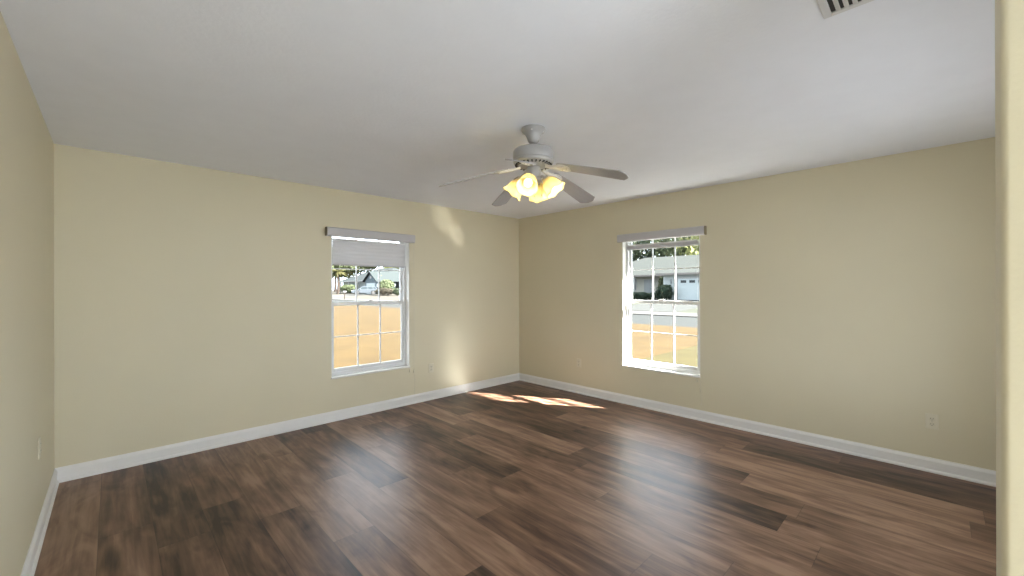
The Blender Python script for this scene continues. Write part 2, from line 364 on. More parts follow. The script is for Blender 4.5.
make_window('window_2', 'white gridded sash window right of the far corner, with its shade raised', (0, (W2[0] + W2[1]) / 2, 0), -PI / 2)

# ------------------------------------------------------------------ window shades (outside-mounted head box, top-down bottom-up fabric)
def make_shade(label, loc, rotz, x0, x1, ztop, zbot, endcap, tassels):
    t = thing('window_shade', label, 'window shade', loc, rotz, group='grey window shades')
    b = B(); pr = [(0, 2.030), (-0.050, 2.030), (-0.060, 2.020), (-0.060, 1.948), (-0.052, 1.938), (-0.010, 1.938), (0, 1.945)]
    prism(b, pr, 'x', x0, x1); obj('head_rail', b, M['valance'], t)
    b = B(); e0, e1 = (x0 - 0.004, x0) if endcap < 0 else (x1, x1 + 0.004)
    prism(b, pr, 'x', e0, e1); obj('end_cap', b, M['endcap'], t)
    hw = (W1[1] - W1[0]) / 2 - 0.035; y = 0.045
    s = B(); n = max(2, int(round((ztop - zbot) / 0.02)))
    if ztop - zbot > 0.1:
        pf = [(y - 0.003 * (i % 2), ztop - (ztop - zbot) * i / n) for i in range(n + 1)]
        pf2 = [(y + 0.012 + 0.006 * (i % 2), ztop - (ztop - zbot) * i / n) for i in range(n + 1)]
    else:
        n = 12
        pf = [(y - 0.010 - 0.003 * (i % 2), ztop - (ztop - zbot) * i / n) for i in range(n + 1)]
        pf2 = [(y + 0.016 + 0.003 * (i % 2), ztop - (ztop - zbot) * i / n) for i in range(n + 1)]
    for P in (pf, pf2):
        A = [s.verts.new((-hw, yy, z)) for yy, z in P]; Bv = [s.verts.new((hw, yy, z)) for yy, z in P]
        for i in range(len(P) - 1): s.faces.new((A[i], Bv[i], Bv[i + 1], A[i + 1]))
    obj('shade_fabric', s, M['shade_fabric'], t)
    bx('top_rail', M['trim'], t, -hw, hw, y - 0.016, y + 0.022, ztop, ztop + 0.016, bevel=0.003)
    bx('bottom_rail', M['valance'], t, -hw, hw, y - 0.016, y + 0.022, zbot - 0.014, zbot, bevel=0.003)
    for cx in (-hw + 0.12, 0, hw - 0.12):
        b = B(); tube(b, [(cx, y + 0.003, ztop + 0.016), (cx, y + 0.003, WZ1 - 0.006)], 0.0012, 6); obj('lift_cord', b, M['cord'], t)
    for (cx, zt, zl) in tassels:
        b = B(); tube(b, [(cx, -0.012, 1.935), (cx + 0.004, -0.010, 1.2), (cx, -0.010, zt + 0.035)], 0.0011, 6); c = obj('pull_cord', b, M['cord'], t)
        b = B(); lathe(b, [(0.003, 0.04), (0.006, 0.03), (0.009, 0.004), (0.009, 0)], 12, mtx=Matrix.Translation((cx, -0.011, zt))); obj('tassel', b, M['plate_face'], c, smooth=True)
        if zl is not None:
            b = B(); tube(b, [(cx, -0.010, zt), (cx + 0.012, -0.012, zt - 0.1), (cx + 0.002, -0.014, zl)], 0.0011, 6); obj('cord_tail', b, M['cord'], c)
    return t
xc = (W1[0] + W1[1]) / 2
make_shade('grey pleated shade pulled part way down inside the window left of the corner', (xc, 0, 0), 0,
           -2.843 - xc, -1.820 - xc, 1.912, 1.655, -1, [(-1.868 - xc, 0.385, None), (-1.812 - xc, 0.375, 0.11)])
yc = (W2[0] + W2[1]) / 2     # local x = -world y offset
make_shade('grey pleated shade raised and stacked at the top of the window right of the corner', (0, yc, 0), -PI / 2,
           -(-1.729 - yc), -(-2.747 - yc), 1.888, 1.858, 1, [(2.655 + yc, 0.40, None), (2.69 + yc, 0.30, 0.14)])

# ------------------------------------------------------------------ power outlets; local frame: wall plane y=0, room on -y
def make_outlet(label, loc, rotz):
    t = thing('power_outlet', label, 'power outlet', loc, rotz, group='power outlets low on the walls')
    b = B(); box(b, -0.035, 0.035, -0.006, 0, -0.057, 0.057); obj('cover_plate', b, M['plate'], t, bevel=0.004, bseg=3)
    for z in (0.020, -0.020):
        b = B(); pr = [(0.0165 * math.cos(a), z + max(-0.013, min(0.013, 0.0165 * math.sin(a)))) for a in [2 * PI * i / 24 for i in range(24)]]
        prism(b, pr, 'y', -0.0085, -0.006); r = obj('receptacle', b, M['plate_face'], t)
        b = B(); box(b, -0.0078, -0.0056, -0.0092, -0.0080, z - 0.001, z + 0.007); box(b, 0.0056, 0.0078, -0.0092, -0.0080, z, z + 0.007)
        box(b, -0.0018, 0.0018, -0.0092, -0.0080, z - 0.0095, z - 0.0055); obj('slots', b, M['slot'], r)
    b = B(); lathe(b, [(0.003, 0), (0.003, 0.0012), (0.001, 0.0018)], 10, mtx=Matrix.Translation((0, -0.006, 0)) @ Matrix.Rotation(PI / 2, 4, 'X')); obj('screw', b, M['brass'], t)
    return t
o0 = make_outlet('power outlet with cream plate below and left of the far corner, beside the half-shaded window', (-1.565, 0, 0.393), 0)
copy_thing(o0, (0, -1.116, 0.399), -PI / 2, 'power outlet with cream plate between the far corner and the unshaded window')
copy_thing(o0, (0, -4.388, 0.380), -PI / 2, 'power outlet with cream plate near the right edge, right of the unshaded window')
copy_thing(o0, (-W, -0.893, 0.499), PI / 2, 'power outlet seen edge-on on the wall at the far left')

# ------------------------------------------------------------------ ceiling register
t = thing('ceiling_vent', 'white metal air register in the ceiling at the top edge of the picture', 'air vent', (-2.443 - 0.18, -4.115 - 0.105, H))
b = B(); hx, hy, f = 0.18, 0.105, 0.026; z0, z1 = -0.007, 0
box(b, -hx, hx, -hy, -hy + f, z0, z1); box(b, -hx, hx, hy - f, hy, z0, z1); box(b, -hx, -hx + f, -hy + f, hy - f, z0, z1); box(b, hx - f, hx, -hy + f, hy - f, z0, z1)
obj('frame', b, M['vent'], t, bevel=0.004)
bx('backing', M['slot'], t, -hx + f, hx - f, -hy + f, hy - f, -0.002, -0.0005)
for k in range(6):
    y = hy - f - 0.0125 - k * 0.0248
    b = B(); box(b, -hx + f, hx - f, -0.0085, 0.0085, -0.0008, 0.0008); bmesh.ops.rotate(b, verts=b.verts, cent=(0, 0, 0), matrix=Matrix.Rotation(math.radians(28), 3, 'X'))
    bmesh.ops.translate(b, verts=b.verts, vec=(0, y - 0.010, -0.0075)); obj('louver', b, M['vent'], t)

# ------------------------------------------------------------------ ceiling fan
FX, FY = -2.44, -2.57
fan = thing('ceiling_fan', 'white five-blade ceiling fan with a cluster of lit glass shades', 'ceiling fan', (FX, FY, H))
# local z measured down from the ceiling
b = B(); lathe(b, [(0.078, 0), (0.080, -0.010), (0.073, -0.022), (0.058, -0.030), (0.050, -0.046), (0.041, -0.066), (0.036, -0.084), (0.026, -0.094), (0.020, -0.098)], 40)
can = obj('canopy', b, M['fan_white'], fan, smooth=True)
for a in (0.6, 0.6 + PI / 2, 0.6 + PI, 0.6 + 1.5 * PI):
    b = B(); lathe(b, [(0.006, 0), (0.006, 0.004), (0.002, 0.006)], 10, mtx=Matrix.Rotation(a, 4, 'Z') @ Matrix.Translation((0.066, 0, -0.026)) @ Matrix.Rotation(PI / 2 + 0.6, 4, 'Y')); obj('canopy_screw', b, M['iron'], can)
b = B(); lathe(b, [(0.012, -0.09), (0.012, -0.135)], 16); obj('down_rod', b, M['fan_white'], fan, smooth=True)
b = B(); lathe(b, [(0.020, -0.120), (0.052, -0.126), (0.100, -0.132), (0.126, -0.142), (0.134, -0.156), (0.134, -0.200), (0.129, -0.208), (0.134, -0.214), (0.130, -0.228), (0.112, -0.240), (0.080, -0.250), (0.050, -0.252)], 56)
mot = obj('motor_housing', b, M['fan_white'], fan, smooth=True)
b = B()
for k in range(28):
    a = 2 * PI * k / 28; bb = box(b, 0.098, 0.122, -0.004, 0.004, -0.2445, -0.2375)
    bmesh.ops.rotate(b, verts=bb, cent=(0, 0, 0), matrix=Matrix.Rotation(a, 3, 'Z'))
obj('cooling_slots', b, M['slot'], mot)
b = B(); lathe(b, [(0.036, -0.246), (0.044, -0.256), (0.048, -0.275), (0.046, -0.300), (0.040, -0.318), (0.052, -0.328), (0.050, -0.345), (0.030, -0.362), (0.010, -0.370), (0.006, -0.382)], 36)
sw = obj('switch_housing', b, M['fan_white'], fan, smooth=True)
BR = 0.635
def blade_pair(ang, droop):
    mt = Matrix.Rotation(ang, 4, 'Z') @ Matrix.Translation((0.09, 0, -0.250)) @ Matrix.Rotation(droop, 4, 'Y')
    # iron: arm that forks into two scrolled prongs under the blade root
    b = B(); prof = [(0.0, 0.018), (0.03, 0.014), (0.06, 0.017), (0.085, 0.032), (0.11, 0.046), (0.14, 0.048), (0.165, 0.036), (0.175, 0.018)]
    top = [b.verts.new((x, w, -0.004 + 0.001)) for x, w in prof] + [b.verts.new((x, -w, -0.003)) for x, w in prof[::-1]]
    bot = [b.verts.new(v.co + Vector((0, 0, -0.005))) for v in top]
    b.faces.new(top); b.faces.new(bot[::-1]); n = len(top)
    for i in range(n): b.faces.new((top[i], bot[i], bot[(i + 1) % n], top[(i + 1) % n]))
    tube(b, [(0, 0, -0.012), (0.05, 0.004, -0.014), (0.10, 0.028, -0.012), (0.15, 0.034, -0.010)], [0.008, 0.007, 0.006, 0.004], 8)
    tube(b, [(0, 0, -0.012), (0.05, -0.004, -0.014), (0.10, -0.028, -0.012), (0.15, -0.034, -0.010)], [0.008, 0.007, 0.006, 0.004], 8)
    pitch = Matrix.Rotation(math.radians(-11), 4, 'X')
    bmesh.ops.transform(b, matrix=mt @ pitch, verts=b.verts)
    ir = obj('blade_iron', b, M['iron'], fan, bevel=0.0012)
    # blade
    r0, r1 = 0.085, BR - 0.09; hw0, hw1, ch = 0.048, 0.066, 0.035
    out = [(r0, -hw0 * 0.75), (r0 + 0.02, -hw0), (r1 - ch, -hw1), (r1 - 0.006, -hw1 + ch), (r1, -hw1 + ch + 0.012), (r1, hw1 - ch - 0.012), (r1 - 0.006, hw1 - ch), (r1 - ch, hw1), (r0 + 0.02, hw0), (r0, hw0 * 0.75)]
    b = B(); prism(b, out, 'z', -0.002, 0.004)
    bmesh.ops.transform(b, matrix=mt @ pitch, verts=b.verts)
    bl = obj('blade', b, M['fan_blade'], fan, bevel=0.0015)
    for (x, y) in ((0.115, 0.025), (0.115, -0.025), (0.150, 0)):
        b = B(); lathe(b, [(0.005, 0), (0.005, -0.003), (0.002, -0.005)], 10, mtx=mt @ pitch @ Matrix.Translation((x, y, -0.008))); obj('screw', b, M['brass'], bl)
for k in range(5):
    blade_pair(math.radians(142.5 - 72 * k), math.radians(15.5))
# light kit: curved arms, tulip glass shades, bulbs
for k in range(4):
    a = math.radians(207 + 90 * k); tilt = math.radians(41)
    R_ = Matrix.Rotation(a, 4, 'Z')
    b = B(); tube(b, [R_ @ Vector(p) for p in ((0.040, 0, -0.325), (0.058, 0, -0.318), (0.072, 0, -0.325), (0.080, 0, -0.338))], [0.008, 0.008, 0.009, 0.010], 10)
    arm = obj('lamp_arm', b, M['fan_white'], fan, smooth=True)
    mt = R_ @ Matrix.Translation((0.076, 0, -0.330)) @ Matrix.Rotation(PI - tilt, 4, 'Y')      # +z of mt points outward and down
    b = B(); lathe(b, [(0.012, -0.004), (0.024, 0.0), (0.026, 0.022), (0.020, 0.026)], 20, mtx=mt); obj('socket_cup', b, M['fan_white'], arm, smooth=True)
    wob = lambda kk, an: (0.004 * (kk - 6) / 3 * math.cos(6 * an) if kk > 6 else 0)
    pr = [(0.026, 0.018), (0.034, 0.026), (0.045, 0.040), (0.051, 0.056), (0.053, 0.072), (0.055, 0.086), (0.058, 0.098), (0.062, 0.108), (0.067, 0.115), (0.071, 0.119)]
    b = B(); lathe(b, pr, 48, cap=False, mtx=mt, wob=wob)
    sh = obj('lamp_shade', b, M['lamp_glass'], fan, smooth=True); so = sh.modifiers.new('solid', 'SOLIDIFY'); so.thickness = 0.003
    b = B(); lathe(b, [(0.010, 0.024), (0.014, 0.036), (0.024, 0.052), (0.029, 0.068), (0.027, 0.082), (0.016, 0.094), (0.004, 0.098)], 20, mtx=mt)
    obj('bulb', b, M['bulb'], fan, smooth=True)
    ld = bpy.data.lights.new('fan_bulb_light', 'POINT'); ld.energy = 0.95; ld.color = (1, 0.90, 0.66); ld.shadow_soft_size = 0.02
    lo = bpy.data.objects.new('fan_bulb_light', ld); C.objects.link(lo); lo.parent = fan; lo.location = mt @ Vector((0, 0, 0.112))
for dx, l in ((0.035, 0.10), (-0.030, 0.12)):
    b = B(); tube(b, [(dx, -0.035, -0.315), (dx, -0.042, -0.33), (dx, -0.042, -0.33 - l)], 0.0012, 6); c = obj('pull_chain', b, M['chain'], fan)
    b = B(); lathe(b, [(0.002, 0), (0.005, -0.006), (0.004, -0.016), (0.001, -0.02)], 10, mtx=Matrix.Translation((dx, -0.042, -0.33 - l))); obj('chain_fob', b, M['fan_white'], c)

# ------------------------------------------------------------------ outdoors: ground
def strip(name, pts, m, y0, y1, label, cat, n=1):
    b = B(); th = 0.4
    poly = [(x, z) for x, z in pts] + [(x, z - th) for x, z in pts[::-1]]
    prism(b, poly, 'y', y0, y1); return struct(obj(name, b, m), label, cat)
GZ = -0.25
strip('front_lawn', [(-60, GZ), (12.7, GZ)], M['lawn'], 0.35, 260, 'dry golden lawn between the house and the street', 'lawn')
strip('front_lawn', [(0.35, GZ), (12.7, GZ)], M['side_lawn'], -60, 0.34, 'dry golden lawn seen through the window right of the corner', 'lawn')
strip('front_lawn', [(-60, GZ), (0.34, GZ)], M['side_lawn'], -60, -6.4, 'dry lawn behind the house', 'lawn')
strip('street', [(12.7, GZ - 0.03), (18.9, GZ - 0.03)], M['asphalt'], -60, 260, 'grey asphalt street running past both windows', 'street')
strip('sidewalk', [(18.9, GZ + 0.02), (21.6, GZ + 0.05)], M['concrete'], -60, 260, 'pale concrete curb and sidewalk across the street', 'sidewalk')
strip('far_lawn', [(21.6, GZ + 0.04), (33, 0.22), (60, 0.22)], M['far_lawn'], -60, 36, 'grey-green lawn in front of the grey-roofed house', 'lawn')
strip('far_lawn', [(21.6, GZ + 0.04), (33, 0.30), (160, 0.30)], M['pale_ground'], 36, 260, 'pale sandy ground in front of the blue-roofed house', 'lawn')
strip('driveway', [(21.6, GZ + 0.07), (33.0, 0.25), (33.5, 0.25)], M['driveway'], 7.4, 12.8, 'pale concrete driveway leading to the white garage door', 'driveway')
strip('driveway', [(21.6, GZ + 0.07), (33.0, 0.33), (33.5, 0.33)], M['concrete'], 67, 79, 'pale driveway under the parked car', 'driveway')

# ------------------------------------------------------------------ outdoors: houses (street fronts look along -x)
def hip_roof(bm, x0, x1, y0, y1, ze, zr, ov=0.6, gable=False):
    x0 -= ov; x1 += ov; y0 -= ov; y1 += ov; w = min(x1 - x0, y1 - y0) / 2; th = 0.14
    if (y1 - y0) >= (x1 - x0): r = [((x0 + x1) / 2, y0 + w, zr), ((x0 + x1) / 2, y1 - w, zr)]
    else: r = [(x0 + w, (y0 + y1) / 2, zr), (x1 - w, (y0 + y1) / 2, zr)]
    c = [bm.verts.new(p) for p in ((x0, y0, ze), (x1, y0, ze), (x1, y1, ze), (x0, y1, ze))]; d = [bm.verts.new(v.co + Vector((0, 0, -th))) for v in c]
    R0 = bm.verts.new(r[0]); R1 = bm.verts.new(r[1] if (Vector(r[1]) - Vector(r[0])).length > 0.05 else Vector(r[0]) + Vector((0, 0.05, 0)))
    if (y1 - y0) >= (x1 - x0):
        bm.faces.new((c[0], c[1], R0)); bm.faces.new((c[1], c[2], R1, R0)); bm.faces.new((c[2], c[3], R1)); bm.faces.new((c[3], c[0], R0, R1))
    else:
        bm.faces.new((c[0], c[1], R1, R0)); bm.faces.new((c[1], c[2], R1)); bm.faces.new((c[2], c[3], R0, R1)); bm.faces.new((c[3], c[0], R0))
    for i in range(4): bm.faces.new((c[i], d[i], d[(i + 1) % 4], c[(i + 1) % 4]))
    bm.faces.new(d)
def wall_block(bm, x0, x1, y0, y1, z0, z1): box(bm, x0, x1, y0, y1, z0, z1)
def ext_window(par, x, y0, y1, z0, z1, face=-1):
    """window on a wall looking -x at plane x"""
    b = B(); e = 0.06
    box(b, x - 0.05, x + 0.02, y0 - e, y1 + e, z0 - e, z0); box(b, x - 0.05, x + 0.02, y0 - e, y1 + e, z1, z1 + e)
    box(b, x - 0.05, x + 0.02, y0 - e, y0, z0, z1); box(b, x - 0.05, x + 0.02, y1, y1 + e, z0, z1)
    f = obj('window_frame', b, M['ext_trim'], par)
    b = B(); box(b, x - 0.02, x - 0.01, y0, y1, z0, z1); obj('window_pane', b, M['dark_glass'], f)
    return f
# grey-roofed house with the garage (seen through window 2); local origin (33.5, 12, .22)
h = thing('neighbour_house', 'single-storey house with grey roof and white garage door, through the right window', 'house', (33.5, 12.0, 0.22))
b = B(); box(b, 3.0, 11, -6, 12.2, 0, 2.42); obj('main_wall', b, M['stucco_cream'], h)
b = B(); box(b, 0, 7, -5.5, 1.9, 0, 2.42); obj('garage_wall', b, M['stucco'], h)
b = B(); hip_roof(b, 3.0, 12, -6, 12.2, 2.5, 4.7, 1.2); obj('main_roof', b, M['roof'], h)
b = B(); hip_roof(b, 0, 8, -5.5, 1.9, 2.52, 3.95, 0.5); obj('garage_roof', b, M['roof'], h)
b = B(); box(b, -0.55, -0.50, -6.0, 2.4, 2.34, 2.52); box(b, 1.75, 1.80, 2.42, 13.4, 2.32, 2.5); obj('fascia', b, M['fascia'], h)
g = B(); box(g, -0.03, 0.03, -4.5, 0.48, 0.02, 2.0)
for k in range(1, 4): box(g, -0.045, -0.03, -4.5, 0.48, 0.5 * k - 0.01, 0.5 * k + 0.01)
gd = obj('garage_door', g, M['garage'], h)
for k in range(6):
    y = 0.20 - k * 0.80; b = B(); box(b, -0.05, -0.035, y - 0.52, y, 1.60, 1.84); obj('door_window', b, M['dark_glass'], gd)
b = B(); box(b, -0.05, 0.02, 0.48, 0.58, 0, 2.1); box(b, -0.05, 0.02, -4.6, -4.5, 0, 2.1); box(b, -0.05, 0.02, -4.5, 0.48, 2.0, 2.1); obj('garage_trim', b, M['ext_trim'], gd)
b = B(); box(b, -0.10, 0.02, 1.05, 1.22, 1.55, 1.95); obj('wall_lantern', b, M['dark_door'], h, bevel=0.03)
b = B(); box(b, 2.92, 3.02, 4.55, 5.45, 0.02, 2.05); fd = obj('front_door', b, M['dark_door'], h)
b = B(); box(b, 2.86, 2.92, 4.65, 4.70, 1.0, 1.1); obj('door_handle', b, M['hub'], fd)
ext_window(h, 3.0, 6.4, 8.2, 0.9, 2.1)
for y in (2.6, 6.0):
    b = B(); box(b, 1.85, 2.05, y, y + 0.2, 0, 2.36); obj('porch_post', b, M['ext_trim'], h)
b = B(); box(b, 0.8, 3.0, 2.0, 6.4, -0.02, 0.06); obj('porch_slab', b, M['concrete'], h)
# blue-roofed house (through window 1)
h = thing('neighbour_house', 'single-storey house with pale blue-grey roof behind the parked car, through the left window', 'house', (35, 84, 0.3))
b = B(); box(b, 0, 12, -9.5, 10, 0, 2.6); obj('main_wall', b, M['stucco'], h)
b = B(); hip_roof(b, 0, 12, -9.5, 10, 2.7, 5.7, 1.0); obj('main_roof', b, M['roof_blue'], h)
b = B(); box(b, -3, 1, -13.6, -8.6, 0, 2.6); prism(b, [(-13.6, 2.6), (-8.6, 2.6), (-11.1, 4.1)], 'x', -3, 1); obj('garage_wall', b, M['stucco_blue'], h)
b = B(); prism(b, [(-14.1, 2.36), (-11.1, 4.2), (-8.1, 2.36), (-8.1, 2.5), (-11.1, 4.4), (-14.1, 2.5)], 'x', -3.4, 6); obj('front_gable', b, M['roof_blue'], h)
b = B(); box(b, -3.06, -3.0, -11.5, -10.7, 2.9, 3.5); obj('gable_vent', b, M['dark_glass'], h)
g = B(); box(g, -3.05, -2.97, -13.0, -9.2, 0.0, 2.1)
for k in range(1, 4): box(g, -3.065, -3.05, -13.0, -9.2, 0.52 * k - 0.012, 0.52 * k + 0.012)
obj('garage_door', g, M['garage'], h)
b = B(); box(b, -0.03, 0.0, -9.5, 10, 2.35, 2.5); box(b, -1.05, -1.0, -10.5, 11, 2.56, 2.72); obj('fascia', b, M['ext_trim'], h)
for y in (9.4, 4.5, -0.5):
    b = B(); box(b, -0.9, -0.68, y, y + 0.22, 0, 2.56); obj('porch_column', b, M['ext_trim'], h)
for y in (6.0, 1.0): ext_window(h, 0, y, y + 1.6, 0.9, 2.1)
# tan-roofed house at the right side of window 1
h = thing('neighbour_house', 'white house with pale tan roof at the right edge of the left window view', 'house', (37.5, 61.5, 0.3))
b = B(); box(b, 0, 11, -8, 12.4, 0, 2.6); obj('main_wall', b, M['stucco'], h)
b = B(); hip_roof(b, 0, 11, -8, 12.4, 2.7, 5.0, 0.8); obj('main_roof', b, M['roof_tan'], h)
ext_window(h, 0, 3.5, 5.3, 0.9, 2.1); ext_window(h, 0, -3.0, -1.2, 0.9, 2.1)

# ------------------------------------------------------------------ outdoors: plants
def leaf_cloud(bm, blobs, n, size):
    tot = sum(b[3] * b[4] * b[5] for b in blobs)
    for (cx, cy_, cz, rx, ry, rz) in blobs:
        for _ in range(int(n * rx * ry * rz / tot)):
            v = Vector([random.gauss(0, 1) for _ in range(3)]).normalized(); r = random.uniform(0.45, 1.0) ** 0.5
            c = Vector((cx + v.x * rx * r, cy_ + v.y * ry * r, cz + v.z * rz * r))
            a = Vector([random.gauss(0, 1) for _ in range(3)]).normalized(); q = a.cross(v).normalized() if abs(a.dot(v)) < 0.99 else Vector((1, 0, 0))
            s = size * random.uniform(0.6, 1.3); w = (a * s * 0.5, q * s)
            bm.faces.new([bm.verts.new(c + w[0] * i + w[1] * j) for i, j in ((-1, 0), (0, -1), (1, 0), (0, 1))])
def tree(label, loc, h, r, m, n=1500, size=0.3, low=0.35, group=None):
    t = thing('tree', label, 'tree', loc, random.uniform(0, 6), group=group)
    blobs = [(0, 0, h * 0.68, r * 0.75, r * 0.75, h * 0.30)]
    for k in range(6):
        a = 2 * PI * k / 6 + random.uniform(-.4, .4); z = h * random.uniform(low + 0.1, 0.8)
        blobs.append((math.cos(a) * r * 0.55, math.sin(a) * r * 0.55, z, r * 0.5, r * 0.5, h * 0.17))
    b = B(); leaf_cloud(b, blobs, n, size); obj('foliage', b, m, t)
    b = B(); tube(b, [(0, 0, -0.1), (0.1, 0, h * 0.3), (0, 0.1, h * 0.7)], [0.035 * h * 0.8, 0.02 * h, 0.006 * h], 8)
    for k in range(4):
        a = PI / 2 * k + 0.4; tube(b, [(0.05, 0, h * (0.28 + 0.04 * k)), (math.cos(a) * r * 0.5, math.sin(a) * r * 0.5, h * (0.5 + 0.05 * k))], [0.012 * h, 0.004 * h], 6)
    obj('trunk', b, M['bark'], t, smooth=True); return t
def shrub(label, loc, rx, ry, h, m, n=700, size=0.12, group=None, rotz=0, name='shrub'):
    t = thing(name, label, 'shrub', loc, rotz, group=group)
    blobs = [(0, 0, h * 0.5, rx, ry, h * 0.5)] + [(random.uniform(-.5, .5) * rx, random.uniform(-.6, .6) * ry, h * random.uniform(.45, .7), rx * .5, ry * .4, h * .35) for _ in range(4)]
    b = B(); leaf_cloud(b, blobs, n, size); obj('foliage', b, m, t)
    b = B()
    for k in range(5): tube(b, [(random.uniform(-.2, .2) * rx, random.uniform(-.3, .3) * ry, -0.02), (random.uniform(-.6, .6) * rx, random.uniform(-.6, .6) * ry, h * 0.7)], [0.03, 0.01], 6)
    obj('stem', b, M['bark'], t); return t
G1 = 'trees behind the grey-roofed house'
for (x, y, hh, r, m) in ((47, 27, 10, 4.2, 'leaf_dark'), (49, 23.0, 9.5, 3.8, 'leaf_dark'), (48, 19.2, 10.5, 3.6, 'leaf_mid'), (52, 31, 12, 5, 'leaf_mid'), (54, 20, 13, 5, 'leaf_mid')):
    tree('dense green tree rising behind the left half of the grey roof', (x, y, 0.2), hh, r, M[m], 1100, 0.34, group=G1)
for (x, y, hh, r) in ((48, 15.2, 10.5, 3.8), (50, 10.5, 11, 4.2), (49, 5.5, 10, 4.2), (56, 8, 13, 5)):
    tree('light yellow-green tree rising behind the right half of the grey roof', (x, y, 0.2), hh, r, M['leaf_light'], 900, 0.34, group=G1)
G2 = 'trees beyond the blue-roofed house'
for (x, y, hh, r, m) in ((50, 118, 14, 7, 'leaf_mid'), (58, 106, 14, 7, 'leaf_light'), (62, 96, 14, 7, 'leaf_mid'), (60, 86, 13, 6, 'leaf_light'), (44, 130, 15, 7, 'leaf_light'), (66, 112, 17, 8, 'leaf_mid'), (58, 74, 11, 5.5, 'leaf_light'), (36, 140, 15, 8, 'leaf_mid'), (57, 66, 10, 5, 'leaf_mid'), (41, 112, 12, 5.5, 'leaf_mid'), (45, 122, 13, 6, 'leaf_light'), (50, 138, 16, 8, 'leaf_mid')):
    tree('leafy pale green tree standing beyond the roofs seen through the left window', (x, y, 0.3), hh, r, M[m], 2600, 0.55, group=G2)
tree('full green tree behind the palm at the left edge of the left window view', (31.5, 100, 0.25), 9, 3.8, M['leaf_mid'], 1700, 0.3, low=0.1)
shrub('tall pale green bush beside the side wall of the blue-grey garage', (32.9, 68.3, 0.3), 1.7, 1.3, 2.8, M['leaf_mid'], 1800, 0.2)
# shrubs at the grey-roofed house
for y in (13.9, 14.8, 15.7, 16.6): shrub('low dark green hedge shrub below the front wall of the grey-roofed house', (33.0, y, 0.2), 0.55, 0.6, 0.75, M['leaf_shrub'], 700, 0.10, 'hedge shrubs of the grey-roofed house')
shrub('rounded dark green bush beside the garage wall, taller than the hedge', (32.6, 13.3, 0.18), 0.8, 0.75, 1.5, M['leaf_shrub'], 1100, 0.12)
shrub('tall light green bush in the entry of the grey-roofed house', (35.2, 14.6, 0.2), 0.45, 0.7, 2.4, M['leaf_mid'], 700, 0.13)
# shrubs at the blue-roofed house
shrub('wide brown-green hedge right of the parked car, through the left window', (29.5, 62.3, 0.2), 1.2, 2.9, 1.25, M['leaf_brown'], 1500, 0.15)
shrub('dark round bush at the right end of the brown hedge', (30, 58.6, 0.2), 0.9, 0.9, 1.2, M['leaf_dark'], 700, 0.14)
for (x, y) in ((32.5, 86.5), (32.5, 83.5)): shrub('green bush before the porch of the blue-roofed house, left of the car', (x, y, 0.3), 1.0, 1.6, 1.9, M['leaf_mid'], 900, 0.17, 'bushes before the porch of the blue-roofed house')
for (x, y) in ((31, 96), (30, 92.0)): shrub('pale green bush under the palm at the left edge of the left window', (x, y, 0.3), 1.3, 1.9, 2.2, M['leaf_light'], 900, 0.2, 'bushes under the palm')
# palm
t = thing('palm_tree', 'yellow-green palm tree left of the blue-grey roof', 'palm tree', (29.3, 82.6, 0.28))
b = B(); tube(b, [(0, 0, -0.1), (0.1, 0, 1.8), (0.0, 0.1, 4.6)], [0.24, 0.17, 0.15], 10); obj('trunk', b, M['bark'], t, smooth=True)
for k in range(22):
    a = 2 * PI * k / 22 * 3 + random.uniform(-.15, .15); el = random.uniform(-0.2, 0.95); L_ = random.uniform(1.7, 2.2)
    b = B(); pts = []
    for i in range(9):
        s = i / 8; rr = L_ * s; z = 4.6 + math.sin(el) * rr - 0.45 * L_ * s * s; pts.append(Vector((math.cos(a) * rr * math.cos(el), math.sin(a) * rr * math.cos(el), z)))
    side = Vector((-math.sin(a), math.cos(a), 0))
    tube(b, pts, 0.015, 5)
    for i in range(1, 9):
        for sgn in (-1, 1):
            for q in (0, 0.5):
                p0 = pts[i] * (1 - q) + pts[i - 1] * q; ln = 0.55 * math.sin(PI * min(1, (i - q) / 8 * 0.9 + 0.08)); d = (side * sgn + (pts[i] - pts[i - 1]).normalized() * 0.6 - Vector((0, 0, 0.5))).normalized()
                wv = (pts[i] - pts[i - 1]).normalized() * 0.05
                b.faces.new([b.verts.new(p0 - wv), b.verts.new(p0 + d * ln), b.verts.new(p0 + wv)])
    obj('frond', b, M['palm'], t)

# ------------------------------------------------------------------ parked car
car = thing('car', 'silver-blue car parked in the driveway of the blue-roofed house', 'car', (29.0, 69.0, 0.25), math.radians(-22))
def loft_body(bm, prof_low, prof_high):
    pass
b = B(); side = [(-2.3, 0.32), (-2.3, 0.72), (-2.15, 0.86), (-1.2, 0.95), (1.9, 0.98), (2.25, 0.92), (2.32, 0.60), (2.28, 0.34), (1.85, 0.30), (1.78, 0.55), (1.55, 0.68), (1.25, 0.68), (1.02, 0.55), (0.96, 0.28), (-0.95, 0.28), (-1.02, 0.55), (-1.25, 0.68), (-1.55, 0.68), (-1.78, 0.55), (-1.85, 0.30)]
prism(b, side, 'y', -0.88, 0.88); body = obj('body', b, M['car_paint'], car, bevel=0.06, bseg=3)
b = B(); lo_ = [(-1.30, 0.93), (2.15, 0.96)]; hi_ = [(-0.45, 1.46), (1.75, 1.50)]
v = [b.verts.new(p) for p in ((-1.30, -0.82, 0.93), (2.15, -0.82, 0.96), (2.15, 0.82, 0.96), (-1.30, 0.82, 0.93), (-0.45, -0.62, 1.46), (1.75, -0.62, 1.50), (1.75, 0.62, 1.50), (-0.45, 0.62, 1.46))]
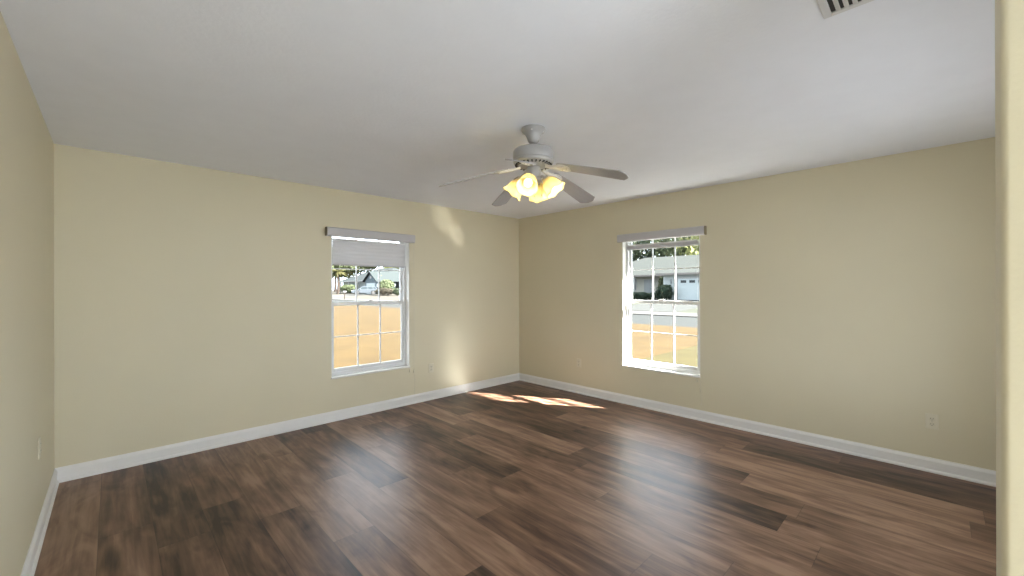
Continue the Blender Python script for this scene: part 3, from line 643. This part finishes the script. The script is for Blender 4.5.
for f in ((0, 3, 2, 1), (4, 5, 6, 7), (0, 1, 5, 4), (1, 2, 6, 5), (2, 3, 7, 6), (3, 0, 4, 7)): b.faces.new([v[i] for i in f])
obj('cabin_glass', b, M['dark_glass'], car, bevel=0.04)
b = B(); v = [b.verts.new(p) for p in ((-0.48, -0.63, 1.44), (1.78, -0.63, 1.47), (1.78, 0.63, 1.47), (-0.48, 0.63, 1.44), (-0.35, -0.56, 1.53), (1.65, -0.56, 1.56), (1.65, 0.56, 1.56), (-0.35, 0.56, 1.53))]
for f in ((0, 3, 2, 1), (4, 5, 6, 7), (0, 1, 5, 4), (1, 2, 6, 5), (2, 3, 7, 6), (3, 0, 4, 7)): b.faces.new([v[i] for i in f])
for s in (-1, 1):
    for x0, x1, xt0, xt1 in ((-1.30, -1.20, -0.48, -0.38), (0.40, 0.50, 0.40, 0.50), (1.40, 1.52, 1.25, 1.35), (2.05, 2.18, 1.66, 1.78)):
        q = [b.verts.new(p) for p in ((x0, s * 0.835, 0.94), (x1, s * 0.835, 0.94), (xt1, s * 0.63, 1.47), (xt0, s * 0.63, 1.47))]; b.faces.new(q)
obj('roof', b, M['car_paint'], car, bevel=0.02)
for s in (-1, 1):
    for x in (-1.40, 1.40):
        mt = Matrix.Translation((x, s * 0.80, 0.33)) @ Matrix.Rotation(PI / 2, 4, 'X')
        b = B(); lathe(b, [(0.20, -0.10), (0.31, -0.10), (0.335, -0.06), (0.335, 0.06), (0.31, 0.10), (0.20, 0.10)], 24, mtx=mt); wh = obj('wheel', b, M['tyre'], car, smooth=True)
        b = B(); lathe(b, [(0.21, -0.095), (0.21, 0.105), (0.05, 0.115)], 16, mtx=mt); lathe(b, [(0.21, 0.095), (0.21, -0.105), (0.05, -0.115)], 16, mtx=mt); obj('hub_cap', b, M['hub'], wh)
    b = B(); box(b, -2.33, -2.22, s * 0.62 - 0.16, s * 0.62 + 0.16, 0.62, 0.76); obj('head_lamp', b, M['head_lamp'], body, bevel=0.02)
    b = B(); box(b, 2.24, 2.33, s * 0.70 - 0.12, s * 0.70 + 0.12, 0.66, 0.86); obj('tail_lamp', b, M['tail_lamp'], body, bevel=0.02)
    b = B(); box(b, -0.95, -0.78, s * 0.97 - 0.08, s * 0.97 + 0.08, 0.93, 1.05); obj('side_mirror', b, M['car_paint'], body, bevel=0.03)
# mailbox at the kerb
t = thing('mailbox', 'small mailbox on a post beside the street, through the left window', 'mailbox', (20.2, 56.5, GZ + 0.03))
b = B(); box(b, -0.05, 0.05, -0.05, 0.05, 0, 1.0); obj('post', b, M['bark'], t)
b = B(); prism(b, [(-0.11, 1.0), (0.11, 1.0), (0.11, 1.14)] + [(0.11 * math.cos(a), 1.14 + 0.10 * math.sin(a)) for a in [PI * i / 8 for i in range(1, 8)]] + [(-0.11, 1.14)], 'x', -0.25, 0.25); obj('box', b, M['hub'], t)

# added spot lamps imitating the sun's glint off the polished marble sill of window 2 onto the back wall
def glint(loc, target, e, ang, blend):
    d = bpy.data.lights.new('bounce_spot', 'SPOT'); d.energy = e; d.spot_size = math.radians(ang); d.spot_blend = blend; d.shadow_soft_size = 0.01; d.color = (1, 0.97, 0.9)
    o = bpy.data.objects.new('bounce_spot', d); C.objects.link(o); o.location = loc
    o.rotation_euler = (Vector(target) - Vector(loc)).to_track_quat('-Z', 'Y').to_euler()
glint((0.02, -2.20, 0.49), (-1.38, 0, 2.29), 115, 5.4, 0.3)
# and added spots imitating the soft glow of the sunlit planks on the same wall
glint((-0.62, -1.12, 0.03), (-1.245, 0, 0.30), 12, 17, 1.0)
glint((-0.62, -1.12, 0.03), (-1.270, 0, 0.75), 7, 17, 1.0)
glint((-0.005, -2.05, 0.49), (-1.17, 0, 2.10), 150, 4.6, 0.4)  # second added spot for the sill's glint
